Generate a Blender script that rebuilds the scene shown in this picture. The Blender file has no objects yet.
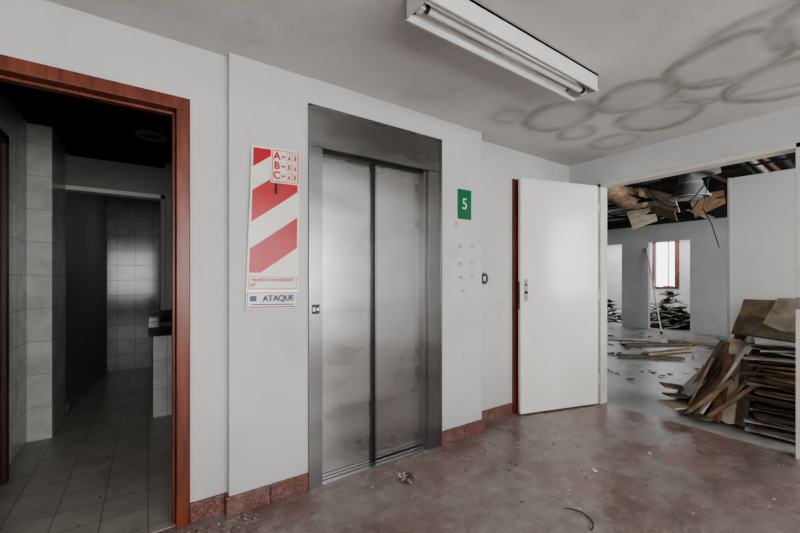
import bpy, bmesh, math, random
from mathutils import Vector, Matrix, Euler
random.seed(7)
scn = bpy.context.scene

# ------------------------------------------------------------ materials
def new_mat(name):
    m = bpy.data.materials.new(name); m.use_nodes = True
    nt = m.node_tree; b = nt.nodes['Principled BSDF']
    return m, nt, b
def N(nt, typ, **kw):
    n = nt.nodes.new(typ)
    for k, v in kw.items(): setattr(n, k, v)
    return n
def coords(nt, scale=(1,1,1)):
    tc = N(nt, 'ShaderNodeTexCoord'); mp = N(nt, 'ShaderNodeMapping')
    mp.inputs['Scale'].default_value = scale
    nt.links.new(tc.outputs['Object'], mp.inputs['Vector'])
    return mp.outputs['Vector']
def noise(nt, vec, scale, detail=4, rough=0.55):
    n = N(nt, 'ShaderNodeTexNoise'); n.inputs['Scale'].default_value = scale
    n.inputs['Detail'].default_value = detail; n.inputs['Roughness'].default_value = rough
    nt.links.new(vec, n.inputs['Vector']); return n.outputs['Fac']
def ramp(nt, fac, stops):
    r = N(nt, 'ShaderNodeValToRGB'); e = r.color_ramp.elements
    while len(e) < len(stops): e.new(0.5)
    for i, (p, c) in enumerate(stops):
        e[i].position = p; e[i].color = (c[0], c[1], c[2], 1) if not isinstance(c, (int, float)) else (c, c, c, 1)
    nt.links.new(fac, r.inputs['Fac']); return r.outputs['Color']
def mix(nt, fac, a, b, mode='MIX'):
    m = N(nt, 'ShaderNodeMix', data_type='RGBA', blend_type=mode)
    def s(sock, v):
        if isinstance(v, (int, float)): sock.default_value = v
        elif isinstance(v, tuple): sock.default_value = (v[0], v[1], v[2], 1)
        else: nt.links.new(v, sock)
    s(m.inputs[0], fac); s(m.inputs[6], a); s(m.inputs[7], b)
    return m.outputs[2]
def math_(nt, op, a, b=None, clamp=False):
    m = N(nt, 'ShaderNodeMath', operation=op); m.use_clamp = clamp
    for i, v in enumerate((a, b)):
        if v is None: continue
        if isinstance(v, (int, float)): m.inputs[i].default_value = v
        else: nt.links.new(v, m.inputs[i])
    return m.outputs[0]
def bump(nt, b, h, strength=0.2, dist=0.01):
    bp = N(nt, 'ShaderNodeBump'); bp.inputs['Strength'].default_value = strength
    bp.inputs['Distance'].default_value = dist
    nt.links.new(h, bp.inputs['Height']); nt.links.new(bp.outputs['Normal'], b.inputs['Normal'])

def simple(name, col, rough=0.6, metal=0.0, var=0.15, nscale=6, bmp=0.0, spec=0.5):
    m, nt, b = new_mat(name)
    v = coords(nt); f = noise(nt, v, nscale, 5)
    lo = tuple(c*(1-var) for c in col); hi = tuple(min(1, c*(1+var)) for c in col)
    nt.links.new(ramp(nt, f, [(0.3, lo), (0.7, hi)]), b.inputs['Base Color'])
    b.inputs['Roughness'].default_value = rough; b.inputs['Metallic'].default_value = metal
    b.inputs['Specular IOR Level'].default_value = spec
    if bmp: bump(nt, b, noise(nt, v, nscale*8, 4), bmp)
    return m

def wall_paint(name, col, grime=0.25):
    m, nt, b = new_mat(name)
    v = coords(nt)
    f = noise(nt, v, 1.6, 6); c = ramp(nt, f, [(0.3, tuple(x*(1-grime*0.5) for x in col)), (0.65, col)])
    sp = noise(nt, v, 22, 8, 0.7)
    c = mix(nt, ramp(nt, sp, [(0.66, 0.0), (0.78, 0.4)]), c, tuple(x*0.5 for x in col))
    sm = noise(nt, v, 2.6, 9, 0.72)
    c = mix(nt, ramp(nt, sm, [(0.52, 0.0), (0.72, 0.38)]), c, tuple(x*y for x, y in zip(col, (0.62, 0.61, 0.59))))
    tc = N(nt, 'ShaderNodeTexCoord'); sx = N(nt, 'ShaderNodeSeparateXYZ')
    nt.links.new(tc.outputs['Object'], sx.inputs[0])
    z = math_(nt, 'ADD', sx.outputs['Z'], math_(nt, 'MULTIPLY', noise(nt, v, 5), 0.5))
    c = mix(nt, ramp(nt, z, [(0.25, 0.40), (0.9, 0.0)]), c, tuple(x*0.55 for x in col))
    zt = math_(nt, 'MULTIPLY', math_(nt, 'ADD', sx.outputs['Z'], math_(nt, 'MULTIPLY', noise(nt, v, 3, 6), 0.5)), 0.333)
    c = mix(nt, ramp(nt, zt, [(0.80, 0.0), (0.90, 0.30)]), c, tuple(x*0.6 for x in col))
    nt.links.new(c, b.inputs['Base Color'])
    b.inputs['Roughness'].default_value = 0.65
    bump(nt, b, noise(nt, v, 120, 4), 0.22, 0.003)
    return m

M = {}
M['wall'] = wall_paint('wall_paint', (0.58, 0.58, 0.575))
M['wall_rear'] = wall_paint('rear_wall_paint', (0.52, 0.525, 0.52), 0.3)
M['white_door'] = simple('white_door_paint', (0.70, 0.70, 0.665), 0.20, var=0.05, nscale=2)
M['white_panel'] = simple('white_laminate', (0.88, 0.89, 0.89), 0.4, var=0.04, nscale=2)
M['stall'] = simple('grey_stall_paint', (0.18, 0.18, 0.172), 0.45, var=0.15, nscale=2)
M['cream'] = simple('cream_frame_paint', (0.58, 0.56, 0.50), 0.4, var=0.08)
m, nt, b = new_mat('red_varnished_wood')
v = coords(nt, (14, 14, 1.2)); f = noise(nt, v, 3, 6)
nt.links.new(ramp(nt, f, [(0.3, (0.09, 0.020, 0.009)), (0.7, (0.21, 0.052, 0.025))]), b.inputs['Base Color'])
b.inputs['Roughness'].default_value = 0.35; M['red_wood'] = m
M['brown_door'] = simple('brown_door_paint', (0.06, 0.02, 0.012), 0.4)
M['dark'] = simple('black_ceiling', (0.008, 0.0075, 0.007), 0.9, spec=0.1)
M['dark_rear'] = simple('dark_slab', (0.045, 0.042, 0.038), 0.9, var=0.6, nscale=2, spec=0.1)  # dark base colour with random mottling
M['dark_metal'] = simple('dark_metal', (0.035, 0.035, 0.035), 0.5, 0.3)
M['black'] = simple('black_plastic', (0.01, 0.01, 0.01), 0.35)
M['granite'] = simple('black_granite', (0.018, 0.018, 0.02), 0.12, var=0.5, nscale=60)
M['wood_trim'] = simple('brown_window_wood', (0.16, 0.05, 0.025), 0.5)

# ceiling with water-stain rings
m, nt, b = new_mat('stained_ceiling_paint')
tc = N(nt, 'ShaderNodeTexCoord')
v = tc.outputs['Object']
base = ramp(nt, noise(nt, v, 1.1, 6), [(0.3, (0.52, 0.51, 0.495)), (0.7, (0.67, 0.665, 0.65))])
def warp(scale, amt):
    wn = N(nt, 'ShaderNodeTexNoise'); wn.inputs['Scale'].default_value = scale; wn.inputs['Detail'].default_value = 4
    nt.links.new(v, wn.inputs['Vector'])
    sub = N(nt, 'ShaderNodeVectorMath', operation='SUBTRACT'); nt.links.new(wn.outputs['Color'], sub.inputs[0]); sub.inputs[1].default_value = (0.5, 0.5, 0.5)
    sc = N(nt, 'ShaderNodeVectorMath', operation='SCALE'); nt.links.new(sub.outputs[0], sc.inputs[0]); sc.inputs['Scale'].default_value = amt
    ad = N(nt, 'ShaderNodeVectorMath', operation='ADD'); nt.links.new(v, ad.inputs[0]); nt.links.new(sc.outputs[0], ad.inputs[1])
    flat = N(nt, 'ShaderNodeVectorMath', operation='MULTIPLY'); nt.links.new(ad.outputs[0], flat.inputs[0]); flat.inputs[1].default_value = (1, 1, 0)
    return flat.outputs[0]
fl_v = warp(2.6, 0.15)
rings = [(2.48, 1.56, .24, .9), (2.86, 1.66, .14, .7), (2.60, 1.10, .22, .9), (2.60, .66, .26, 1), (3.08, 1.16, .25, .85), (2.92, .86, .20, .7),
         (2.54, .20, .28, 1), (3.13, .50, .28, .85), (2.98, -.05, .30, .9), (2.15, 1.76, .11, .5), (3.30, 1.60, .17, .6), (2.75, .46, .50, .6)]
tot = None; fill = None
for (x, y, r, w) in rings:
    d = N(nt, 'ShaderNodeVectorMath', operation='DISTANCE')
    nt.links.new(fl_v, d.inputs[0]); d.inputs[1].default_value = (x, y, 0)
    dd = math_(nt, 'SUBTRACT', d.outputs['Value'], r)
    o1 = math_(nt, 'SUBTRACT', 1.0, math_(nt, 'DIVIDE', math_(nt, 'MAXIMUM', dd, 0.0), 0.055), True)
    i1 = math_(nt, 'SUBTRACT', 1.0, math_(nt, 'DIVIDE', math_(nt, 'MAXIMUM', math_(nt, 'MULTIPLY', dd, -1.0), 0.0), 0.10), True)
    band = math_(nt, 'MULTIPLY', math_(nt, 'MULTIPLY', o1, i1), w)
    fl = math_(nt, 'SUBTRACT', 1.0, math_(nt, 'DIVIDE', dd, 0.14), True)
    tot = band if tot is None else math_(nt, 'MAXIMUM', tot, band)
    fill = fl if fill is None else math_(nt, 'MAXIMUM', fill, fl)
tot = ramp(nt, tot, [(0.10, 0.0), (0.80, 1.0)])
brk = ramp(nt, noise(nt, v, 4, 8, 0.7), [(0.36, 0.4), (0.60, 1.0)])
tot = math_(nt, 'MULTIPLY', tot, brk)
c = mix(nt, math_(nt, 'MULTIPLY', fill, 0.25), base, (0.44, 0.42, 0.385))
c = mix(nt, math_(nt, 'MULTIPLY', tot, 0.80), c, (0.25, 0.228, 0.20))
mold = ramp(nt, noise(nt, v, 1.9, 11, 0.78), [(0.53, 0.0), (0.73, 0.5)])
c = mix(nt, mold, c, (0.32, 0.31, 0.29))
nt.links.new(c, b.inputs['Base Color']); b.inputs['Roughness'].default_value = 0.85
bump(nt, b, noise(nt, v, 90, 4), 0.15, 0.003)
M['ceiling'] = m

def brick_uv(nt, b_w, b_h, mortar, vec, offset=0.0):
    br = N(nt, 'ShaderNodeTexBrick'); br.offset = offset
    br.inputs['Scale'].default_value = 1; br.inputs['Brick Width'].default_value = b_w
    br.inputs['Row Height'].default_value = b_h; br.inputs['Mortar Size'].default_value = mortar
    br.inputs['Mortar Smooth'].default_value = 0.2
    br.inputs['Color1'].default_value = (0.2, 0.2, 0.2, 1); br.inputs['Color2'].default_value = (0.9, 0.9, 0.9, 1)
    nt.links.new(vec, br.inputs['Vector']); return br

m, nt, b = new_mat('maroon_terrazzo_tiles')
v = coords(nt)
br = brick_uv(nt, 0.4, 0.4, 0.002, v)
f1 = noise(nt, v, 140, 3); f2 = noise(nt, v, 1.3, 10, 0.68); f3 = noise(nt, v, 7, 11, 0.8)
c = ramp(nt, f1, [(0.35, (0.160, 0.092, 0.085)), (0.52, (0.232, 0.145, 0.135)), (0.70, (0.37, 0.285, 0.27))])
c = mix(nt, 0.10, c, br.outputs['Color'], 'OVERLAY')
c = mix(nt, ramp(nt, f2, [(0.42, 0.05), (0.58, 0.85)]), c, (0.265, 0.235, 0.218))
c = mix(nt, ramp(nt, f3, [(0.50, 0.0), (0.68, 0.66)]), c, (0.38, 0.355, 0.33))
c = mix(nt, ramp(nt, noise(nt, v, 3.5, 11, .78), [(0.36, 0.6), (0.49, 0.0)]), c, (0.115, 0.082, 0.075))
c = mix(nt, math_(nt, 'MULTIPLY', br.outputs['Fac'], 0.4), c, (0.09, 0.07, 0.065))
nt.links.new(c, b.inputs['Base Color'])
nt.links.new(ramp(nt, f2, [(0.35, 0.17), (0.65, 0.36)]), b.inputs['Roughness'])
bump(nt, b, math_(nt, 'ADD', math_(nt, 'MULTIPLY', br.outputs['Fac'], -0.4), math_(nt, 'MULTIPLY', f3, 0.5)), 0.14, 0.004)
M['floor'] = m
m, nt, b = new_mat('dusty_concrete_floor')
v = coords(nt); f2 = noise(nt, v, 0.9, 9, 0.7); f3 = noise(nt, v, 5, 10, 0.78)
c = ramp(nt, f2, [(0.35, (0.20, 0.195, 0.19)), (0.65, (0.42, 0.42, 0.41))])
c = mix(nt, ramp(nt, f3, [(0.52, 0.0), (0.64, 0.65)]), c, (0.13, 0.115, 0.10))
nt.links.new(c, b.inputs['Base Color']); b.inputs['Roughness'].default_value = 0.34
bump(nt, b, f3, 0.3, 0.01)
M['floor_rear'] = m

def tiles(name, col, w, h, mode, rough=0.2, mort=(0.12, 0.12, 0.11), off=0.0):
    m, nt, b = new_mat(name)
    tc = N(nt, 'ShaderNodeTexCoord'); sx = N(nt, 'ShaderNodeSeparateXYZ'); cb = N(nt, 'ShaderNodeCombineXYZ')
    nt.links.new(tc.outputs['Object'], sx.inputs[0])
    if mode == 'wall':
        nt.links.new(math_(nt, 'ADD', math_(nt, 'ADD', sx.outputs['X'], sx.outputs['Y']), off), cb.inputs['X']); nt.links.new(sx.outputs['Z'], cb.inputs['Y'])
    else:
        nt.links.new(sx.outputs['X'], cb.inputs['X']); nt.links.new(sx.outputs['Y'], cb.inputs['Y'])
    br = brick_uv(nt, w, h, 0.0035, cb.outputs[0])
    f = noise(nt, tc.outputs['Object'], 4, 8, 0.7)
    c = ramp(nt, f, [(0.3, tuple(x*0.6 for x in col)), (0.7, col)])
    c = mix(nt, math_(nt, 'MULTIPLY', br.outputs['Fac'], 0.7), c, mort)
    nt.links.new(c, b.inputs['Base Color']); b.inputs['Roughness'].default_value = rough
    bump(nt, b, math_(nt, 'MULTIPLY', br.outputs['Fac'], -1.0), 0.4, 0.004)
    return m
M['wtile'] = tiles('white_wall_tiles', (0.62, 0.62, 0.585), 0.2, 0.25, 'wall', 0.25, (0.28, 0.28, 0.265), 0.96)
M['wtile_dim'] = tiles('dimmed_wall_tiles', (0.26, 0.265, 0.25), 0.2, 0.2, 'wall', 0.12, (0.08, 0.08, 0.08))  # darker tile copy, dimness of the bathroom's back painted into the colour
M['ftile'] = tiles('beige_floor_tiles', (0.46, 0.43, 0.38), 0.2, 0.2, 'floor', 0.35, (0.15, 0.14, 0.125))

m, nt, b = new_mat('red_granite_skirting')
v = coords(nt)
c = ramp(nt, noise(nt, v, 130, 3), [(0.35, (0.08, 0.027, 0.022)), (0.5, (0.15, 0.065, 0.055)), (0.7, (0.25, 0.15, 0.13))])
c = mix(nt, ramp(nt, noise(nt, v, 14, 8, .7), [(0.5, 0.0), (0.66, 0.45)]), c, (0.26, 0.22, 0.20))
nt.links.new(c, b.inputs['Base Color']); b.inputs['Roughness'].default_value = 0.45
M['skirt'] = m

def steel(name, col, rough, var=0.06, bm=0.14):
    m, nt, b = new_mat(name)
    v = coords(nt, (300, 300, 0.8)); f = noise(nt, v, 1.0, 2)
    v2 = coords(nt, (1.0, 1.0, 2.6)); f2 = noise(nt, v2, 1.8, 3, 0.5)
    c = ramp(nt, f2, [(0.3, tuple(x*(1-var) for x in col)), (0.7, tuple(min(1, x*(1+var)) for x in col))])
    c = mix(nt, 0.08, c, ramp(nt, f, [(0.3, 0.3), (0.7, 0.85)]), 'OVERLAY')
    nt.links.new(c, b.inputs['Base Color']); b.inputs['Metallic'].default_value = 1.0
    nt.links.new(ramp(nt, f2, [(0.35, rough*0.85), (0.65, rough*1.15)]), b.inputs['Roughness'])
    v3 = coords(nt, (0.8, 0.8, 2.6))
    bump(nt, b, noise(nt, v3, 2.0, 1, 0.3), bm, 0.02)
    return m
M['steel'] = steel('brushed_steel_doors', (0.47, 0.465, 0.46), 0.29)
M['steel_dark'] = steel('brushed_steel_frame', (0.28, 0.275, 0.27), 0.32)
M['lamp_white'] = simple('lamp_white_enamel', (0.62, 0.62, 0.60), 0.35, var=0.06)
M['reflector'] = simple('lamp_reflector_aluminium', (0.9, 0.9, 0.9), 0.18, 1.0, var=0.1, nscale=15)
M['tube'] = simple('fluorescent_tube_glass', (0.85, 0.86, 0.86), 0.12, var=0.03)
M['sign_red'] = simple('sign_red', (0.43, 0.018, 0.024), 0.35, var=0.12)
M['sign_white'] = simple('sign_white', (0.70, 0.68, 0.61), 0.35, var=0.08)
M['sign_blue'] = simple('sign_blue', (0.02, 0.035, 0.16), 0.4)
M['sign_green'] = simple('sign_green', (0.006, 0.14, 0.055), 0.35, var=0.08)
M['tape'] = simple('dusty_glue_marks', (0.36, 0.36, 0.355), 0.8)
M['bronze'] = simple('wood_board', (0.25, 0.18, 0.115), 0.8, var=0.4, nscale=9, bmp=0.3)
M['board2'] = simple('dark_board', (0.10, 0.078, 0.055), 0.85, var=0.5, nscale=12, bmp=0.3)
M['board3'] = simple('pale_board', (0.42, 0.36, 0.28), 0.8, var=0.3, nscale=10, bmp=0.3)
M['board4'] = simple('rust_board', (0.17, 0.095, 0.055), 0.8, var=0.4, nscale=10, bmp=0.3)
M['board5'] = simple('grey_board', (0.34, 0.33, 0.31), 0.8, var=0.3, nscale=10, bmp=0.3)
M['plaster'] = simple('plaster_chip', (0.58, 0.565, 0.53), 0.9)
M['foil'] = simple('insulation_wrap', (0.36, 0.25, 0.16), 0.5, 0.2, var=0.5, nscale=14, bmp=1.0)
M['duct'] = simple('galvanised_duct', (0.38, 0.375, 0.36), 0.45, 0.4, var=0.3)

# ------------------------------------------------------------ mesh builder
class B:
    def __init__(s, name): s.name = name; s.bm = bmesh.new(); s.mats = []
    def mi(s, mat):
        mat = M[mat] if isinstance(mat, str) else mat
        if mat not in s.mats: s.mats.append(mat)
        return s.mats.index(mat)
    def add(s, verts, faces, mat, smooth=False):
        i = s.mi(mat); vs = [s.bm.verts.new(v) for v in verts]
        for f in faces:
            try:
                fc = s.bm.faces.new([vs[k] for k in f]); fc.material_index = i; fc.smooth = smooth
            except ValueError: pass
    def box(s, x0, x1, y0, y1, z0, z1, mat, T=None):
        v = [Vector((x, y, z)) for x in (x0, x1) for y in (y0, y1) for z in (z0, z1)]
        if T is not None: v = [T @ p for p in v]
        s.add(v, [(0,1,3,2),(4,6,7,5),(0,4,5,1),(2,3,7,6),(0,2,6,4),(1,5,7,3)], mat)
    def cyl(s, p0, p1, r0, r1, mat, n=24, caps=True, smooth=True):
        p0 = Vector(p0); p1 = Vector(p1); d = (p1-p0).normalized()
        a = d.orthogonal().normalized(); c = d.cross(a)
        v = []
        for p, r in ((p0, r0), (p1, r1)):
            for k in range(n):
                t = 2*math.pi*k/n; v.append(p + a*r*math.cos(t) + c*r*math.sin(t))
        s.add(v, [(k, (k+1) % n, n+(k+1) % n, n+k) for k in range(n)], mat, smooth)
        if caps:
            s.add(v[:n], [tuple(range(n))[::-1]], mat); s.add(v[n:], [tuple(range(n))], mat)
    def tube(s, pts, r, mat, n=6):
        for a, b_ in zip(pts, pts[1:]): s.cyl(a, b_, r, r, mat, n)
    def ring(s, c, r, rr, mat, axis='Z', n=32, m=8):
        v = []; f = []
        for i in range(n):
            t = 2*math.pi*i/n
            for j in range(m):
                u = 2*math.pi*j/m; R = r+rr*math.cos(u); h = rr*math.sin(u)
                p = (R*math.cos(t), R*math.sin(t), h) if axis == 'Z' else (R*math.cos(t), h, R*math.sin(t))
                v.append(Vector(c)+Vector(p))
        for i in range(n):
            for j in range(m):
                f.append((i*m+j, ((i+1) % n)*m+j, ((i+1) % n)*m+(j+1) % m, i*m+(j+1) % m))
        s.add(v, f, mat, True)
    def done(s, bevel=0, parent=None):
        bmesh.ops.recalc_face_normals(s.bm, faces=s.bm.faces)
        me = bpy.data.meshes.new(s.name); s.bm.to_mesh(me); s.bm.free()
        for m in s.mats: me.materials.append(m)
        o = bpy.data.objects.new(s.name, me); scn.collection.objects.link(o)
        if bevel:
            md = o.modifiers.new('bevel', 'BEVEL'); md.width = bevel; md.segments = 2; md.limit_method = 'ANGLE'
        if parent: o.parent = parent
        return o
def text(name, s, x, z, y, size, mat, parent=None, align='CENTER', rot=0, bold=0.0, sx=1.0, shear=0.0):
    cu = bpy.data.curves.new(name, 'FONT'); cu.body = s; cu.size = size; cu.align_x = align; cu.align_y = 'CENTER'
    cu.extrude = 0.0004; cu.offset = bold; cu.shear = shear
    cu.materials.append(M[mat]); o = bpy.data.objects.new(name, cu); scn.collection.objects.link(o)
    o.location = (x, y, z); o.rotation_euler = (math.pi/2, rot, 0); o.scale = (sx, 1, 1)
    if parent: o.parent = parent
    return o

H = 2.40
YE, YT, YR, XR = 2.075, 2.127, 2.20, 3.65
# ------------------------------------------------------------ hall shell
o = B('floor_hall'); o.box(-2.6, XR+0.06, -3.1, 2.32, -0.1, 0.0, 'floor'); o.done()
o = B('floor_bathroom'); o.box(-1.0, 0.345, 2.321, 6.3, -0.1, 0.0, 'ftile'); o.box(-0.70, 0.12, 2.14, 2.32, 0.0, 0.004, 'ftile'); o.done()
o = B('floor_rear_room'); o.box(XR+0.061, 14.0, -3.1, 8.0, -0.1, 0.0, 'floor_rear'); o.done()
o = B('ceiling_hall'); o.box(-2.6, XR+0.12, -3.1, 2.5, H, H+0.12, 'ceiling'); o.done()

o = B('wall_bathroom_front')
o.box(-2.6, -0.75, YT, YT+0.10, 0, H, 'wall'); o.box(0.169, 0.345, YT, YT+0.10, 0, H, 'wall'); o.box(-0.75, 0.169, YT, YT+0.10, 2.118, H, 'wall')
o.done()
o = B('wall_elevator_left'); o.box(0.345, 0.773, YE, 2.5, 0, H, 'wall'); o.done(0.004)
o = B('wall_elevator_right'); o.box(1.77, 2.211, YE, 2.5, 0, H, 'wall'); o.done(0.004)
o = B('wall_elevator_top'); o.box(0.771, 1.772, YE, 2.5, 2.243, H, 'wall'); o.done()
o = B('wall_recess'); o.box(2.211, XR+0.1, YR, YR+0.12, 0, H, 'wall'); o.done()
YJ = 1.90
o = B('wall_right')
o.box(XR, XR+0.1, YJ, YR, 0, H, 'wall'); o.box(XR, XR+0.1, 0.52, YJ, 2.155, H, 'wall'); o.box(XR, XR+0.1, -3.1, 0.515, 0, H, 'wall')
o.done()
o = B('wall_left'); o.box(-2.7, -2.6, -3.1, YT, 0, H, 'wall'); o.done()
o = B('wall_behind')
o.box(-2.6, -1.9, -3.2, -3.1, 0, H, 'wall'); o.box(2.9, XR, -3.2, -3.1, 0, H, 'wall')
o.box(-1.9, 2.9, -3.2, -3.1, 0, 0.5, 'wall'); o.box(-1.9, 2.9, -3.2, -3.1, 2.25, H, 'wall')
o.done()
o = B('window_1')
for x in (-1.9, -0.72, 0.46, 1.64, 2.84): o.box(x, x+0.06, -3.18, -3.12, 0.5, 2.25, 'wood_trim')
o.box(-1.9, 2.9, -3.18, -3.12, 0.5, 0.56, 'wood_trim'); o.box(-1.9, 2.9, -3.18, -3.12, 2.19, 2.25, 'wood_trim')
o.done()

def skirt(name, parts):
    o = B(name)
    for p in parts: o.box(*p, 0, 0.10, 'skirt')
    o.done(0.003)
skirt('baseboard_elevator', [(0.330, 0.55, YE-0.015, YE), (0.553, 0.766, YE-0.015, YE), (1.778, 2.0, YE-0.015, YE), (2.003, 2.226, YE-0.015, YE), (2.211, 2.226, YE, YR)])
skirt('baseboard_bathroom', [(0.173, 0.330, YT-0.015, YT), (0.330, 0.345, YE, YT)])
skirt('baseboard_recess', [(2.226, 2.72, YR-0.015, YR)])

o = B('door_frame_bathroom')
y0, y1 = YT-0.022, YT+0.115
o.box(0.113, 0.172, y0, y1, 0, 2.06, 'red_wood'); o.box(-0.75, -0.69, y0, y1, 0, 2.06, 'red_wood')
o.box(-0.75, 0.172, y0, y1, 2.06, 2.121, 'red_wood')
o.box(0.098, 0.113, YT+0.03, YT+0.075, 0, 2.045, 'red_wood'); o.box(-0.69, 0.113, YT+0.03, YT+0.075, 2.045, 2.06, 'red_wood')
o.done(0.004)

# ------------------------------------------------------------ bathroom
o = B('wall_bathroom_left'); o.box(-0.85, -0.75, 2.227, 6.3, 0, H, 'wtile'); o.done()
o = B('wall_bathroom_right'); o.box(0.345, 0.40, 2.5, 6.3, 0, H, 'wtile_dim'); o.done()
o = B('wall_bathroom_partition')
o.box(-0.75, -0.61, 3.85, 4.40, 0, 2.39, 'wtile')
o.box(-0.75, -0.65, 4.40, 4.50, 0, 2.39, 'stall'); o.box(0.14, 0.345, 4.40, 4.50, 0, 2.39, 'stall'); o.box(-0.65, 0.14, 4.40, 4.50, 2.06, 2.33, 'stall')
o.done()
o = B('wall_stall_side')
T = Matrix.Translation((-0.615, 4.5, 0)) @ Matrix.Rotation(math.atan2(1.64, 0.17), 4, 'Z')
o.box(0, 1.64, 0.0, 0.08, 0, 2.38, 'stall', T)
o.box(0, 1.64, -0.008, 0.0, 0, 0.09, 'wtile_dim', T)
o.done()
o = B('door_frame_stall')
o.box(-0.65, -0.615, 4.385, 4.515, 0, 2.06, 'stall'); o.box(0.10, 0.14, 4.385, 4.515, 0, 2.06, 'stall'); o.box(-0.65, 0.14, 4.385, 4.515, 2.02, 2.06, 'cream')
o.done(0.003)
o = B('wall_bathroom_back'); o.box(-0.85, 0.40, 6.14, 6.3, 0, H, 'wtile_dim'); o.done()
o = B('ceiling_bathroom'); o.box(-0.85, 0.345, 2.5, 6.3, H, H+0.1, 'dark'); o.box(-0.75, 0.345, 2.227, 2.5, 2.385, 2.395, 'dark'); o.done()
o = B('ceiling_vent'); o.ring((0.02, 3.62, 2.385), 0.10, 0.010, 'board5'); o.ring((0.02, 3.62, 2.385), 0.065, 0.007, 'board5'); o.cyl((0.02, 3.62, 2.38), (0.02, 3.62, 2.40), 0.09, 0.09, 'dark_metal'); o.done()
o = B('door_brown_closet')
o.box(-0.749, -0.700, 2.42, 2.48, 0, 2.09, 'red_wood'); o.box(-0.749, -0.700, 3.14, 3.20, 0, 2.09, 'brown_door'); o.box(-0.749, -0.700, 2.42, 3.20, 2.03, 2.09, 'brown_door')
o.box(-0.749, -0.720, 2.48, 3.14, 0.01, 2.03, 'brown_door'); o.cyl((-0.735, 2.60, 1.02), (-0.68, 2.60, 1.02), 0.02, 0.025, 'steel_dark')
o.done(0.002)
o = B('washbasin_counter')
o.box(0.035, 0.344, 3.90, 4.385, 0, 0.74, 'wtile'); o.box(0.0, 0.344, 3.86, 4.385, 0.76, 0.80, 'granite'); o.box(0.0, 0.344, 3.86, 3.885, 0.72, 0.76, 'granite'); o.box(0.035, 0.344, 3.885, 4.385, 0.74, 0.76, 'granite')
o.box(0.0, 0.344, 4.34, 4.384, 0.80, 0.91, 'granite')
o.ring((0.20, 4.10, 0.805), 0.11, 0.012, 'stall'); o.cyl((0.20, 4.10, 0.795), (0.20, 4.10, 0.803), 0.11, 0.11, 'stall')
o.tube([(0.20, 4.30, 0.80), (0.20, 4.30, 0.93), (0.20, 4.27, 0.96), (0.20, 4.20, 0.96), (0.20, 4.18, 0.93)], 0.01, 'steel', 10)
o.done(0.002)

# ------------------------------------------------------------ elevator
XL, XRt = 0.773, 1.77
o = B('elevator')
yf = YE-0.012; yd = 2.145
o.box(XL, 0.852, yf, 2.20, 0, 2.0, 'steel_dark'); o.box(1.655, XRt, yf, 2.20, 0, 2.0, 'steel_dark')
o.box(XL, XRt, yf, 2.20, 2.003, 2.235, 'steel_dark')
o.box(XL-0.006, XL+0.010, yf-0.008, YE, 0, 2.240, 'steel_dark'); o.box(XRt-0.010, XRt+0.006, yf-0.008, YE, 0, 2.240, 'steel_dark'); o.box(XL-0.006, XRt+0.006, yf-0.008, YE, 2.230, 2.242, 'steel_dark')
o.box(1.630, 1.655, yf+0.02, 2.20, 0, 2.0, 'steel_dark')
o.box(0.846, 1.262, yd+0.022, yd+0.045, 0.012, 2.0, 'steel')
o.box(1.240, 1.256, yd-0.002, yd+0.022, 0.012, 2.0, 'black')
o.box(1.256, 1.640, yd-0.004, yd+0.020, 0.012, 2.0, 'steel')
o.box(1.256, 1.268, yd-0.008, yd, 0.012, 2.0, 'steel_dark')
o.box(0.852, 1.655, yd-0.03, 2.20, 1.985, 2.003, 'black')
o.box(0.852, 1.655, yf, 2.20, -0.004, 0.010, 'steel')
for k in range(3): o.box(0.852, 1.655, yf+0.03+k*0.035, yf+0.038+k*0.035, 0.010, 0.0115, 'black')
o.box(0.774, 1.769, 2.20, 2.24, 0, 2.235, 'black')
el = o.done(0.0015)
o = B('call_button_panel')
o.box(0.781, 0.832, yf-0.006, yf, 1.02, 1.075, 'black')
o.box(0.789, 0.805, yf-0.008, yf-0.006, 1.035, 1.06, 'sign_white'); o.cyl((0.819, yf-0.006, 1.047), (0.819, yf-0.010, 1.047), 0.008, 0.008, 'steel', 16)
o.done(0.001, el)

# ------------------------------------------------------------ fire sign
def clip_poly(poly, f):
    out = []
    for i in range(len(poly)):
        a, b_ = poly[i], poly[(i+1) % len(poly)]; fa, fb = f(a), f(b_)
        if fa >= 0: out.append(a)
        if (fa >= 0) != (fb >= 0):
            t = fa/(fa-fb); out.append((a[0]+(b_[0]-a[0])*t, a[1]+(b_[1]-a[1])*t))
    return out
def plate(u, v, d=0.0):
    xl = 0.452-0.030*v/0.88; xr = 0.715-0.010*v/0.88
    x = xl+(xr-xl)*u
    curl = 0.012+0.010*math.sin(v/0.88*math.pi*1.6)*(1-u)+0.012*(v/0.88)**3*(1-u)
    return Vector((x, YE-curl-d, 1.945-v+0.012*(u-0.5)-0.02*u*(v/0.88)))
o = B('fire_extinguisher_sign')
def grid_patch(o, u0, u1, v0, v1, mat, d, nu=6, nv=24):
    vs = []; fs = []
    for j in range(nv+1):
        for i in range(nu+1): vs.append(plate(u0+(u1-u0)*i/nu, v0+(v1-v0)*j/nv, d))
    for j in range(nv):
        for i in range(nu): fs.append((j*(nu+1)+i, j*(nu+1)+i+1, (j+1)*(nu+1)+i+1, (j+1)*(nu+1)+i))
    o.add(vs, fs, mat, True)
grid_patch(o, 0, 1, 0, 0.775, 'sign_white', 0)
grid_patch(o, 0, 1, 0, 0.88, 'steel_dark', -0.002)
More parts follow.
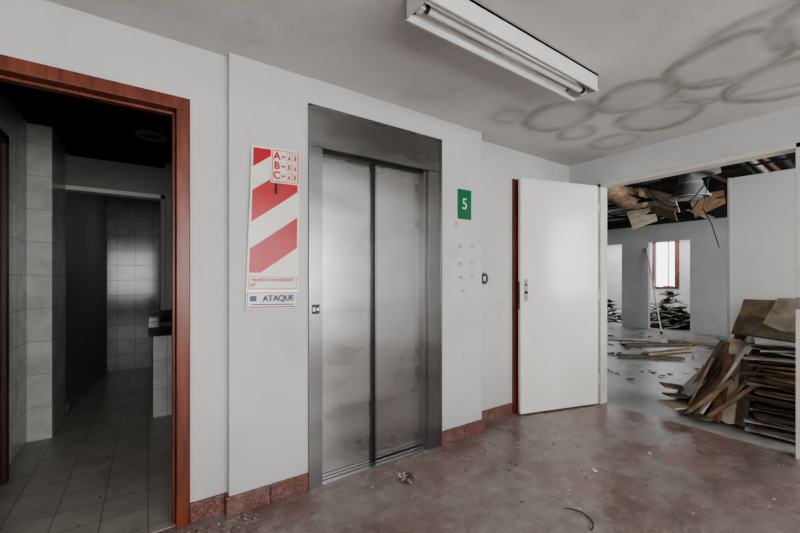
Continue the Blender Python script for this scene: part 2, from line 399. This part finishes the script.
def polyuv(o, poly, mat, d):
    if len(poly) < 3: return
    vmin = min(p[1] for p in poly); vmax = max(p[1] for p in poly); n = max(1, int((vmax-vmin)/0.02))
    for k in range(n):
        a = vmin+(vmax-vmin)*k/n; c = vmin+(vmax-vmin)*(k+1)/n
        q = clip_poly(clip_poly(poly, lambda p: p[1]-a), lambda p: c-p[1])
        if len(q) >= 3:
            for kk in range(4):
                q2 = clip_poly(clip_poly(q, lambda p: p[0]-kk/4), lambda p: (kk+1)/4-p[0])
                if len(q2) >= 3: o.add([plate(p[0], p[1], d) for p in q2], [tuple(range(len(q2)))], mat)
rect = [(0.04, 0.012), (0.96, 0.012), (0.96, 0.68), (0.04, 0.68)]
sh = 0.20
for (a, c) in ((-0.1, 0.125), (0.25, 0.42), (0.56, 0.73)):
    p = clip_poly(clip_poly(rect, lambda q: q[1]+sh*q[0]-a), lambda q: c-(q[1]+sh*q[0]))
    polyuv(o, p, 'sign_red', 0.0012)
polyuv(o, [(0.39, 0.006), (0.985, 0.006), (0.985, 0.190), (0.39, 0.190)], 'sign_white', 0.0020)
def frame(u0, u1, v0, v1, w, mat, d):
    wu = w/0.27
    polyuv(o, [(u0, v0), (u1, v0), (u1, v0+w), (u0, v0+w)], mat, d); polyuv(o, [(u0, v1-w), (u1, v1-w), (u1, v1), (u0, v1)], mat, d)
    polyuv(o, [(u0, v0), (u0+wu, v0), (u0+wu, v1), (u0, v1)], mat, d); polyuv(o, [(u1-wu, v0), (u1, v0), (u1, v1), (u1-wu, v1)], mat, d)
frame(0.41, 0.975, 0.011, 0.184, 0.004, 'sign_red', 0.0026)
VV = (0.044, 0.097, 0.150)
for k, vv in enumerate(VV):
    for du in (0.765, 0.895):
        frame(du-0.058, du+0.058, vv-0.021, vv+0.021, 0.003, 'sign_red', 0.0028)
        if (k+int(du*10)) % 2: polyuv(o, [(du-0.030, vv+0.013), (du+0.030, vv+0.013), (du+0.007, vv-0.015)], 'sign_red', 0.003)
        else: polyuv(o, [(du-0.018, vv-0.012), (du+0.022, vv-0.012), (du+0.022, vv+0.014), (du-0.018, vv+0.014)], 'sign_red', 0.003)
    polyuv(o, [(0.60, vv-0.0035), (0.65, vv-0.0035), (0.65, vv+0.0035), (0.60, vv+0.0035)], 'sign_red', 0.003)
    polyuv(o, [(0.64, vv-0.011), (0.69, vv), (0.64, vv+0.011)], 'sign_red', 0.003)
frame(0.04, 0.96, 0.70, 0.765, 0.003, 'sign_red', 0.0016)
polyuv(o, [(0.0, 0.782), (1, 0.782), (1, 0.88), (0, 0.88)], 'sign_white', 0.003)
frame(0.02, 0.98, 0.786, 0.876, 0.003, 'sign_blue', 0.0036)
polyuv(o, [(0.05, 0.860), (0.95, 0.860), (0.95, 0.867), (0.05, 0.867)], 'sign_red', 0.004)
polyuv(o, [(0.10, 0.847), (0.90, 0.847), (0.90, 0.853), (0.10, 0.853)], 'sign_blue', 0.004)
polyuv(o, [(0.07, 0.803), (0.19, 0.803), (0.19, 0.833), (0.07, 0.833)], 'sign_blue', 0.0044)
o.cyl(plate(0.5, 0.225, -0.012), plate(0.5, 0.225, 0.012), 0.007, 0.007, 'dark_metal', 12); o.cyl(plate(0.5, 0.25, 0.01), plate(0.5, 0.195, 0.014), 0.005, 0.003, 'dark_metal', 10)
sg = o.done()
for k, (ch, vv) in enumerate(zip('ABC', VV)):
    p = plate(0.51, vv, 0.0045); text('class_letter_'+ch.lower(), ch, p.x, p.z, p.y, 0.056, 'sign_red', sg, bold=0.0018)
p = plate(0.5, 0.718, 0.007); text('station_text', 'PUESTO DE INCENDIO', p.x, p.z, p.y, 0.0215, 'sign_red', sg, bold=0.0005)
p = plate(0.07, 0.746, 0.009); text('number_text', 'Nº', p.x, p.z, p.y, 0.026, 'sign_red', sg, 'LEFT', bold=0.0005)
p = plate(0.60, 0.817, 0.013); text('name_text', 'ATAQUE', p.x, p.z, p.y, 0.045, 'sign_blue', sg, bold=0.0012, sx=0.95)

o = B('floor_number_sign'); o.box(1.945, 2.088, YE-0.005, YE-0.0005, 1.682, 1.912, 'sign_green'); fs = o.done(0.001)
text('number_5', '5', 2.016, 1.797, YE-0.006, 0.12, 'sign_white', fs, bold=0.0)
o = B('wall_glue_marks')
for (x, z, w, h) in ((1.93, 1.64, .03, .035), (1.97, 1.47, .035, .03), (2.10, 1.48, .03, .03), (1.97, 1.34, .04, .022), (2.10, 1.35, .035, .022), (1.98, 1.235, .035, .022), (2.10, 1.24, .04, .02), (2.0, 1.13, .03, .02)):
    o.box(x-w/2, x+w/2, YE-0.0015, YE-0.0003, z-h/2, z+h/2, 'tape')
o.done()
o = B('wall_socket')
o.cyl((2.362, YR-0.008, 1.225), (2.362, YR-0.0005, 1.225), 0.056, 0.056, 'tape', 28); o.cyl((2.362, YR-0.010, 1.225), (2.362, YR-0.007, 1.225), 0.047, 0.047, 'black', 28)
o.box(2.352, 2.376, YR-0.013, YR-0.010, 1.207, 1.243, 'sign_white')
o.done()

# ------------------------------------------------------------ recess door frame + open leaf
o = B('door_frame_recess')
o.box(2.735, 2.80, YR-0.02, YR, 0, 2.13, 'red_wood'); o.box(3.56, 3.62, YR-0.02, YR, 0, 2.13, 'red_wood'); o.box(2.80, 3.56, YR-0.02, YR, 2.07, 2.13, 'red_wood')
o.box(2.80, 3.56, YR-0.008, YR, 0.005, 2.07, 'brown_door')
o.done(0.003)
hx, hy, fx, fy = 3.615, 1.895, 2.755, 2.135
ln = math.hypot(fx-hx, fy-hy)
T = Matrix.Translation((hx, hy, 0)) @ Matrix.Rotation(math.atan2(fy-hy, fx-hx), 4, 'Z')
o = B('hall_door')
o.box(0.0, ln, -0.018, 0.018, 0.012, 2.125, 'white_door', T)
o.box(ln, ln+0.002, -0.016, 0.016, 0.95, 1.20, 'steel_dark', T)
o.box(ln-0.075, ln-0.035, 0.018, 0.021, 1.02, 1.22, 'tape', T)
o.cyl(T @ Vector((ln-0.055, 0.02, 1.10)), T @ Vector((ln-0.055, 0.035, 1.10)), 0.013, 0.013, 'dark_metal', 16)
o.cyl(T @ Vector((ln-0.055, 0.02, 1.17)), T @ Vector((ln-0.055, 0.028, 1.17)), 0.009, 0.009, 'black', 16)
o.cyl(T @ Vector((ln-0.055, 0.02, 1.055)), T @ Vector((ln-0.055, 0.025, 1.055)), 0.006, 0.006, 'black', 12)
for z in (0.25, 1.07, 1.9): o.cyl(T @ Vector((-0.004, 0.02, z-0.05)), T @ Vector((-0.004, 0.02, z+0.05)), 0.008, 0.008, 'cream', 12)
o.done(0.002)
o = B('door_frame_hall')
o.box(XR-0.012, XR+0.112, YJ-0.035, YJ-0.001, 0, 2.15, 'cream'); o.box(XR-0.012, XR+0.112, 0.517, 0.558, 0, 2.15, 'cream'); o.box(XR-0.012, XR+0.112, 0.517, YJ-0.001, 2.115, 2.153, 'cream')
o.box(XR-0.022, XR-0.012, 0.53, 0.557, 1.02, 1.10, 'steel')
o.done(0.003)

# ------------------------------------------------------------ ceiling lamp
o = B('fluorescent_ceiling_lamp')
x0, x1, ya, yb, zb = 0.886, 2.135, 1.11, 1.255, 2.305
o.box(x0, x1, ya, ya+0.004, zb, H-.001, 'lamp_white'); o.box(x0, x1, yb-0.004, yb, zb, H-.001, 'lamp_white')
o.box(x0, x0+0.004, ya, yb, zb, H-.001, 'lamp_white'); o.box(x1-0.004, x1, ya, yb, zb, H-.001, 'lamp_white')
o.box(x0, x1, ya, yb, H-0.012, H-0.001, 'lamp_white')
ym = (ya+yb)/2
prof = [(ya+0.004, zb+0.004), (ya+0.02, zb+0.035), (ym-0.03, zb+0.05), (ym, zb+0.055), (ym+0.03, zb+0.05), (yb-0.02, zb+0.035), (yb-0.004, zb+0.004)]
vs = [Vector((x, p[0], p[1])) for x in (x0+0.004, x1-0.004) for p in prof]; n = len(prof)
o.add(vs, [(k, k+1, n+k+1, n+k) for k in range(n-1)], 'reflector')
o.box(x0, x1, ya-0.003, ya+0.006, zb-0.003, zb+0.008, 'lamp_white'); o.box(x0, x1, yb-0.006, yb+0.003, zb-0.003, zb+0.008, 'lamp_white')
for yy in (ym,):
    o.cyl((x0+0.03, yy, zb+0.022), (x1-0.03, yy, zb+0.022), 0.016, 0.016, 'tube', 20)
    for xx in (x0+0.01, x1-0.035): o.box(xx, xx+0.025, yy-0.016, yy+0.016, zb+0.002, zb+0.05, 'sign_white')
    for xx in (x0+0.035, x1-0.06): o.cyl((xx, yy, zb+0.022), (xx+0.025, yy, zb+0.022), 0.0165, 0.0165, 'dark_metal', 20)
o.done()

# ------------------------------------------------------------ rear room
XF = 10.0
o = B('wall_rear_far')
for (a, c) in ((-3.1, 3.16), (4.0, 4.6), (5.45, 8.0)): o.box(XF, XF+0.12, a, c, 0, 2.5, 'wall_rear')
for (a, c) in ((3.16, 4.0), (4.6, 5.45)): o.box(XF, XF+0.12, a, c, 2.1, 2.5, 'wall_rear')
o.box(XF, XF+0.12, -3.1, 8.0, 2.5, 3.1, 'dark_rear')
o.done()
o = B('wall_rear_north'); o.box(XR+0.1, 13.2, 7.9, 8.0, 0, 3.1, 'wall_rear'); o.done()
o = B('wall_rear_south'); o.box(XR+0.1, 13.2, -3.2, -3.1, 0, 3.1, 'wall_rear'); o.done()
o = B('wall_rear_window')
XW = 12.6
WY0, WY1 = 4.30, 4.88
for (a, c, z0, z1) in ((-3.1, WY0, 0, 3.1), (WY0, WY1, 0, 0.95), (WY0, WY1, 2.3, 3.1), (WY1, 6.5, 0, 3.1), (6.5, 7.6, 0, 0.9), (6.5, 7.6, 2.3, 3.1), (7.6, 8.0, 0, 3.1)):
    o.box(XW, XW+0.12, a, c, z0, z1, 'wall')
o.done()
o = B('window_2')
o.box(XW-0.03, XW+0.10, WY0-0.06, WY0+0.04, 0.93, 2.34, 'wood_trim'); o.box(XW-0.03, XW+0.10, WY1-0.03, WY1+0.03, 0.93, 2.34, 'wood_trim'); o.box(XW-0.03, XW+0.10, WY0, WY1, 0.93, 0.97, 'wood_trim'); o.box(XW-0.03, XW+0.10, WY0, WY1, 2.29, 2.34, 'wood_trim')
o.box(XW+0.03, XW+0.06, WY0+0.20, WY0+0.23, 0.95, 2.3, 'cream')
o.done()
o = B('window_3')
for yy in (6.5, 7.02, 7.56): o.box(XW-0.02, XW+0.10, yy, yy+0.04, 0.9, 2.3, 'cream')
o.box(XW-0.02, XW+0.10, 6.5, 7.6, 0.9, 0.94, 'cream'); o.box(XW-0.02, XW+0.10, 6.5, 7.6, 2.26, 2.3, 'cream')
o.done()
o = B('ceiling_rear'); o.box(XR+0.12, 13.2, -3.2, 8.0, 3.1, 3.2, 'dark_rear'); o.box(XR+0.1, XR+0.12, -3.1, 8.0, 2.4, 3.1, 'dark_rear'); o.done()
o = B('wall_rear_near'); o.box(XR, XR+0.1, 2.32, 8.0, 0, 3.1, 'wall_rear'); o.done()

o = B('insulated_duct')
def wrapduct(pts, r0):
    for a, c in zip(pts, pts[1:]):
        va, vc = Vector(a), Vector(c); n = max(3, int((vc-va).length/0.12))
        for k in range(n):
            p, q = va.lerp(vc, k/n), va.lerp(vc, (k+0.55)/n); r = va.lerp(vc, (k+1)/n)
            rr = r0*1.27+random.uniform(-.015, .02)
            o.cyl(p, q, r0, rr, 'foil', 18); o.cyl(q, r, rr, r0, 'foil', 18)
wrapduct([(4.7, 2.62, 2.60), (5.6, 2.75, 2.57), (6.6, 2.92, 2.54), (7.3, 3.0, 2.66)], 0.135)
for k in range(3):
    o.box(4.9+k*0.8, 4.93+k*0.8, 2.45, 3.2, 2.80, 2.82, 'dark_metal'); o.box(4.9+k*0.8, 4.92+k*0.8, 2.45, 2.47, 2.5, 3.1, 'dark_metal')
o.done()
o = B('air_duct')
o.box(5.2, 9.8, 3.5, 4.1, 2.62, 2.95, 'duct'); o.box(5.6, 9.8, 4.4, 4.7, 2.66, 2.9, 'duct')
for k in range(6): o.box(5.2+k*0.8, 5.24+k*0.8, 3.48, 4.12, 2.60, 2.97, 'dark_metal')
for k in range(4): o.box(5.4+k*1.2, 5.42+k*1.2, 3.8, 3.82, 2.9, 3.1, 'dark_metal')
o.done()
o = B('ceiling_diffuser')
dx, dy = 6.1, 1.93
o.cyl((dx, dy, 2.33), (dx, dy, 2.52), 0.22, 0.13, 'duct', 28, False); o.cyl((dx, dy, 2.52), (dx, dy, 3.1), 0.13, 0.13, 'duct', 28)
o.cyl((dx, dy, 2.31), (dx, dy, 2.40), 0.15, 0.08, 'tape', 28); o.ring((dx, dy, 2.33), 0.22, 0.010, 'tape'); o.ring((dx, dy, 2.52), 0.135, 0.010, 'tape')
o.done()
o = B('suspended_ceiling_grid')
gx = [5.2, 6.6, 7.4, 8.0, 8.6, 9.2]
for x in gx: o.box(x, x+0.025, 0.2, 5.2, 2.47+random.uniform(-.02, .02), 2.50, 'dark_metal')
for k in range(5): o.box(4.6, 9.7, 0.5+k*1.1, 0.525+k*1.1, 2.50, 2.53, 'dark_metal')
for k in range(18):
    x, y = random.choice(gx), random.uniform(0.4, 5); o.cyl((x, y, 2.48), (x, y, 3.1), 0.004, 0.004, 'dark_metal', 6)
rg = random.Random(21)
for k in range(14):
    x = rg.uniform(4.7, 9.2); y = x*rg.uniform(.25, .5)
    Rm = Euler((rg.uniform(-.6, .6), rg.uniform(-.5, .5), rg.uniform(0, .4))).to_matrix().to_4x4()
    Tm = Matrix.Translation((x, y, 2.62)) @ Rm
    o.box(-.28, .28, -.14, .14, -.008, .008, rg.choice(['board5', 'board2', 'duct', 'board3']), Tm)
# sagging panels hanging from the grid
for (x, y, ax, ay, mt) in ((7.4, 2.75, .5, .35, 'bronze'), (8.0, 3.3, -.4, .5, 'board3'), (8.6, 2.55, .6, -.2, 'board5'), (7.4, 2.1, -.5, .3, 'board4'), (6.6, 2.45, .45, .3, 'board3')):
    Tm = Matrix.Translation((x, y, 2.44)) @ Euler((ax, ay, .2)).to_matrix().to_4x4()
    o.box(-.30, .30, -.22, .22, -.008, .008, mt, Tm)
o.done()
o = B('pipe_bundle')
for k in range(5):
    y = 0.9+k*0.14; o.tube([(4.2, y, 2.70+0.03*math.sin(k*2)), (6, y+0.05*math.sin(k), 2.72), (9.8, y+0.2, 2.75)], 0.03+0.008*(k % 2), ['duct', 'dark_metal', 'board4'][k % 3], 10)
for k in range(4): o.box(4.8+k*1.3, 4.83+k*1.3, 0.8, 1.7, 2.6, 2.62, 'dark_metal'); o.box(4.8+k*1.3, 4.83+k*1.3, 0.8, 0.83, 2.6, 3.1, 'dark_metal')
o.done()
o = B('hanging_cable')
def arc(p0, p1, sag, n=14):
    p0, p1 = Vector(p0), Vector(p1)
    return [p0.lerp(p1, k/n)-Vector((0, 0, sag*4*(k/n)*(1-k/n))) for k in range(n+1)]
o.tube(arc((5.6, 1.55, 2.5), (5.7, 2.3, 2.5), 0.35), 0.006, 'black'); o.tube([(5.75, 1.62, 2.5), (5.74, 1.68, 2.1), (5.76, 1.60, 1.9), (5.74, 1.52, 1.6)], 0.005, 'black')
o.tube(arc((6.8, 2.0, 2.5), (7.1, 2.5, 2.5), 0.25), 0.008, 'black'); o.tube(arc((5.0, 1.9, 2.5), (5.0, 2.4, 2.5), 0.12), 0.008, 'black')
o.done()

T = Matrix.Translation((4.54, 1.14, 0)) @ Matrix.Rotation(math.atan2(-0.95, 0.12), 4, 'Z')
o = B('white_panel'); o.box(0, 1.25, -0.02, 0.02, 0.0, 2.17, 'white_panel', T)
for x in (0.0, 1.23): o.box(x, x+0.02, -0.024, 0.024, 0.0, 2.175, 'cream', T)
o.done(0.002)

# ------------------------------------------------------------ debris
def sheet(o, c, rx, ry, t, mat, R, jag=0.12):
    n = 12; vs = []
    for z in (-t/2, t/2):
        rr = random.Random(int(c[0]*1000+c[1]*777+c[2]*5555))
        for k in range(n):
            q = k/n*4; s_ = int(q); fr = q-s_
            P = [(-1, -1), (1, -1), (1, 1), (-1, 1), (-1, -1)]
            x = P[s_][0]+(P[s_+1][0]-P[s_][0])*fr; y = P[s_][1]+(P[s_+1][1]-P[s_][1])*fr
            x *= 1-rr.uniform(0, jag); y *= 1-rr.uniform(0, jag)
            vs.append(Vector(c)+R @ Vector((x*rx, y*ry, z)))
    o.add(vs, [tuple(range(n))[::-1], tuple(range(n, 2*n))]+[(k, (k+1) % n, n+(k+1) % n, n+k) for k in range(n)], mat)
def E(a, b_, c): return Euler((a, b_, c)).to_matrix()
mats = ['bronze', 'board2', 'board3', 'board4', 'bronze', 'board2', 'board5', 'board2']
rnd = random.Random(3)
o = B('pile_of_boards')
z = 0.015
while z < 0.72:
    t = rnd.uniform(0.010, 0.030)
    sheet(o, (4.14+rnd.uniform(-.05, .04), 0.66+rnd.uniform(-.07, .05), z+t/2), rnd.uniform(.17, .22), rnd.uniform(.20, .28), t*0.7, rnd.choice(mats), E(rnd.uniform(-.10, .10), rnd.uniform(-.08, .08), rnd.uniform(-.4, .4)))
    z += t
sheet(o, (4.15, 0.66, 0.77), .22, .24, .015, 'board5', E(0.05, -0.25, 0.3)); sheet(o, (4.18, 0.70, 0.82), .20, .24, .012, 'board2', E(0.1, -0.35, 0.1))
def lean(p0, p1, w, t, mat, roll=0, jag=0.08):
    p0, p1 = Vector(p0), Vector(p1); d = p1-p0; L = d.length
    ydir = d.normalized(); xdir = ydir.cross(Vector((0, 0, 1))).normalized()
    xdir = Matrix.Rotation(roll, 3, ydir) @ xdir; zd = xdir.cross(ydir)
    R = Matrix((xdir, ydir, zd)).transposed()
    sheet(o, (p0+p1)/2, w/2, L/2, t, mat, R, jag)
lean((4.16, 0.84, 0.74), (4.46, 0.82, 1.04), 0.38, .012, 'bronze', 0.0, 0.05)
lean((4.12, 0.68, 0.80), (4.42, 0.62, 1.06), 0.34, .012, 'board3', 0.0, 0.05)
lean((4.18, 0.98, 0.60), (4.40, 0.96, 0.96), 0.10, .014, 'board4', 0.0, 0.05)
for i in range(20):
    b0 = (4.08+rnd.uniform(-.08, .20), 1.12+rnd.uniform(-0.04, .24), 0.02); b1 = (b0[0]+rnd.uniform(-.02, .10), b0[1]-rnd.uniform(.18, .38), rnd.uniform(.36, .76))
    lean(b0, b1, rnd.uniform(.08, .24), rnd.uniform(.012, .03), rnd.choice(mats), rnd.uniform(-.5, .5))
lean((4.20, 1.44, 0.03), (4.28, 0.98, 0.70), .26, .02, 'plaster', 0.35)
lean((4.06, 1.22, 0.02), (4.10, 0.86, 0.78), .17, .02, 'plaster', 0.25, 0.05)
lean((4.00, 1.28, 0.03), (4.10, 0.96, 0.50), .16, .025, 'bronze', 0.5)
lean((3.98, 1.00, 0.02), (4.10, 0.96, 0.72), .10, .03, 'board3', 0.1); lean((3.96, 1.08, 0.02), (4.08, 1.00, 0.60), .07, .03, 'board4', 0.1); lean((3.97, 0.92, 0.02), (4.04, 0.88, 0.62), .09, .02, 'board2', 0.2)
for i in range(8):
    sheet(o, (4.22+rnd.uniform(-.2, .15), 1.28+rnd.uniform(-.15, .16), 0.02+i*0.02), rnd.uniform(.10, .20), rnd.uniform(.06, .13), .015, rnd.choice(mats), E(rnd.uniform(-.12, .12), rnd.uniform(-.12, .12), rnd.uniform(-1.2, 1.2)))
for i in range(8):
    sheet(o, (3.98+rnd.uniform(-.06, .2), 0.82+rnd.uniform(-.2, .40), 0.012+i*0.006), rnd.uniform(.06, .18), rnd.uniform(.03, .08), .010, rnd.choice(mats), E(rnd.uniform(-.05, .05), rnd.uniform(-.05, .05), rnd.uniform(-1.5, 1.5)))
o.done()
def pile(name, cx, cy, rx, ry, h, n, seed, ms, sz):
    r = random.Random(seed); o = B(name)
    for i in range(n):
        a = r.uniform(0, 6.28); q = math.sqrt(r.random()); zz = h*(1-q)*r.random()+0.015
        sheet(o, (cx+rx*q*math.cos(a), cy+ry*q*math.sin(a), zz+0.03*r.random()), sz*r.uniform(.5, 1.3), sz*r.uniform(.2, .8), 0.02, r.choice(ms), E(r.uniform(-.4, .4), r.uniform(-.4, .4), r.uniform(0, 3)), 0.3)
    o.done()
pile('rubble_pile', 10.95, 3.92, .6, .55, 1.25, 230, 1, ['plaster', 'board2', 'board3', 'board5', 'black'], 0.15)
pile('rubble_pile', 11.1, 5.6, .7, .6, 0.9, 130, 2, ['plaster', 'board2', 'board5', 'black'], 0.15)
o = B('floor_scraps')
r = random.Random(5)
for i in range(85):
    x = r.uniform(4.8, 9.6); y = x*r.uniform(.22, .50); s_ = r.uniform(.01, .035)
    sheet(o, (x, y, 0.012), s_*r.uniform(.6, 2.5), s_, .010, r.choice(['plaster', 'board2', 'board5', 'board2', 'bronze']), E(0, 0, r.uniform(0, 3)), 0.3)
for (x, y, L, a) in ((7.6, 2.9, 1.3, 2.6), (6.3, 2.5, 0.9, 2.3), (7.0, 2.5, 1.1, 2.9), (8.4, 2.5, 1.0, 1.8), (7.8, 3.5, 1.2, 2.2)):
    sheet(o, (x, y, 0.03), L/2, 0.06, .03, r.choice(['board2', 'board5', 'bronze']), E(0, 0, a), 0.05)
o.done()
o = B('leaning_stick'); o.cyl((9.3, 3.45, 0.0), (9.98, 4.02, 1.95), 0.016, 0.016, 'sign_white', 10); o.cyl((9.3, 3.45, 0.0), (9.32, 3.47, 0.05), 0.022, 0.022, 'black', 10); o.done()

o = B('floor_debris')
r = random.Random(11)
for i in range(110):
    x = r.uniform(0.2, 3.5); y = r.uniform(0.4, 2.0); s_ = r.uniform(.0015, .005)
    sheet(o, (x, y, 0.002), s_*r.uniform(.8, 2), s_, .003, r.choice(['plaster', 'board2', 'board3', 'black']), E(0, 0, r.uniform(0, 3)), 0.3)
for (x, y, s_) in ((2.9, 1.15, .010), (2.35, 1.25, .014), (1.98, .67, .014)):
    sheet(o, (x, y, 0.004), s_*1.5, s_, .006, 'plaster', E(0, 0, s_*90), 0.3)
for i in range(30):
    a = r.uniform(0, 6.28); q = r.random()*0.06
    sheet(o, (1.30+q*math.cos(a), 1.86+q*math.sin(a), 0.006+0.01*r.random()), .020, .008, .003, r.choice(['board3', 'board2']), E(r.uniform(-.5, .5), r.uniform(-.5, .5), r.uniform(0, 3)), 0.3)
for i in range(40):
    sheet(o, (r.uniform(0.15, 0.5), 2.05+r.uniform(-.12, .0), 0.003), .008*r.random()+.002, .004, .003, r.choice(['board3', 'board2', 'board5']), E(0, 0, r.uniform(0, 3)), 0.3)
for i in range(30):
    sheet(o, (r.uniform(-0.65, 0.1), r.uniform(2.35, 4.2), 0.003), .006*r.random()+.002, .003, .003, r.choice(['board2', 'board5']), E(0, 0, r.uniform(0, 3)), 0.3)
o.done()
o = B('wire_scrap'); o.tube([(1.78+0.09*math.cos(t/10*2.6-1.6), 1.05+0.09*math.sin(t/10*2.6-1.6), 0.006) for t in range(11)], 0.003, 'black'); o.done()

# ------------------------------------------------------------ lights
w = bpy.data.worlds.new('sky'); scn.world = w; w.use_nodes = True
bg = w.node_tree.nodes['Background']; bg.inputs['Color'].default_value = (0.90, 0.95, 1.0, 1); bg.inputs['Strength'].default_value = 3.5
def area(name, loc, rot, sx, sy, power, col=(1, 1, 1)):
    l = bpy.data.lights.new(name, 'AREA'); l.shape = 'RECTANGLE'; l.size = sx; l.size_y = sy; l.energy = power; l.color = col
    o = bpy.data.objects.new(name, l); scn.collection.objects.link(o); o.location = loc; o.rotation_euler = rot
area('window_light_hall', (0.5, -3.05, 1.4), (math.radians(108), 0, 0), 4.6, 1.5, 148, (1.0, 0.99, 0.97))
area('fill_light_rear', (6.2, -3.0, 1.7), (math.radians(90), 0, 0), 4.6, 1.8, 340, (0.97, 0.985, 1.0))  # added fill before the windowless south wall, brightens white panel and rear room
area('overhead_fill_rear_far', (11.4, 5.0, 2.4), (0, 0, 0), 2.0, 3.0, 95, (0.97, 0.985, 1.0))  # added overhead fill facing down, brightens far rooms and floor glare
area('window_light_bathroom', (0.32, 5.4, 1.7), (0, math.radians(90), 0), 0.8, 0.5, 1.2, (0.95, 0.98, 1.0))
scn.view_settings.look = 'AgX - Medium High Contrast'

# ------------------------------------------------------------ camera
cd = bpy.data.cameras.new('camera'); cd.sensor_width = 36; cd.lens = 369/800*36; cd.shift_y = 11.5/800; cd.clip_start = 0.05
co = bpy.data.objects.new('camera', cd); scn.collection.objects.link(co)
co.location = (0, 0, 1.23); co.rotation_euler = (math.radians(90), 0, math.radians(-34.3)); scn.camera = co
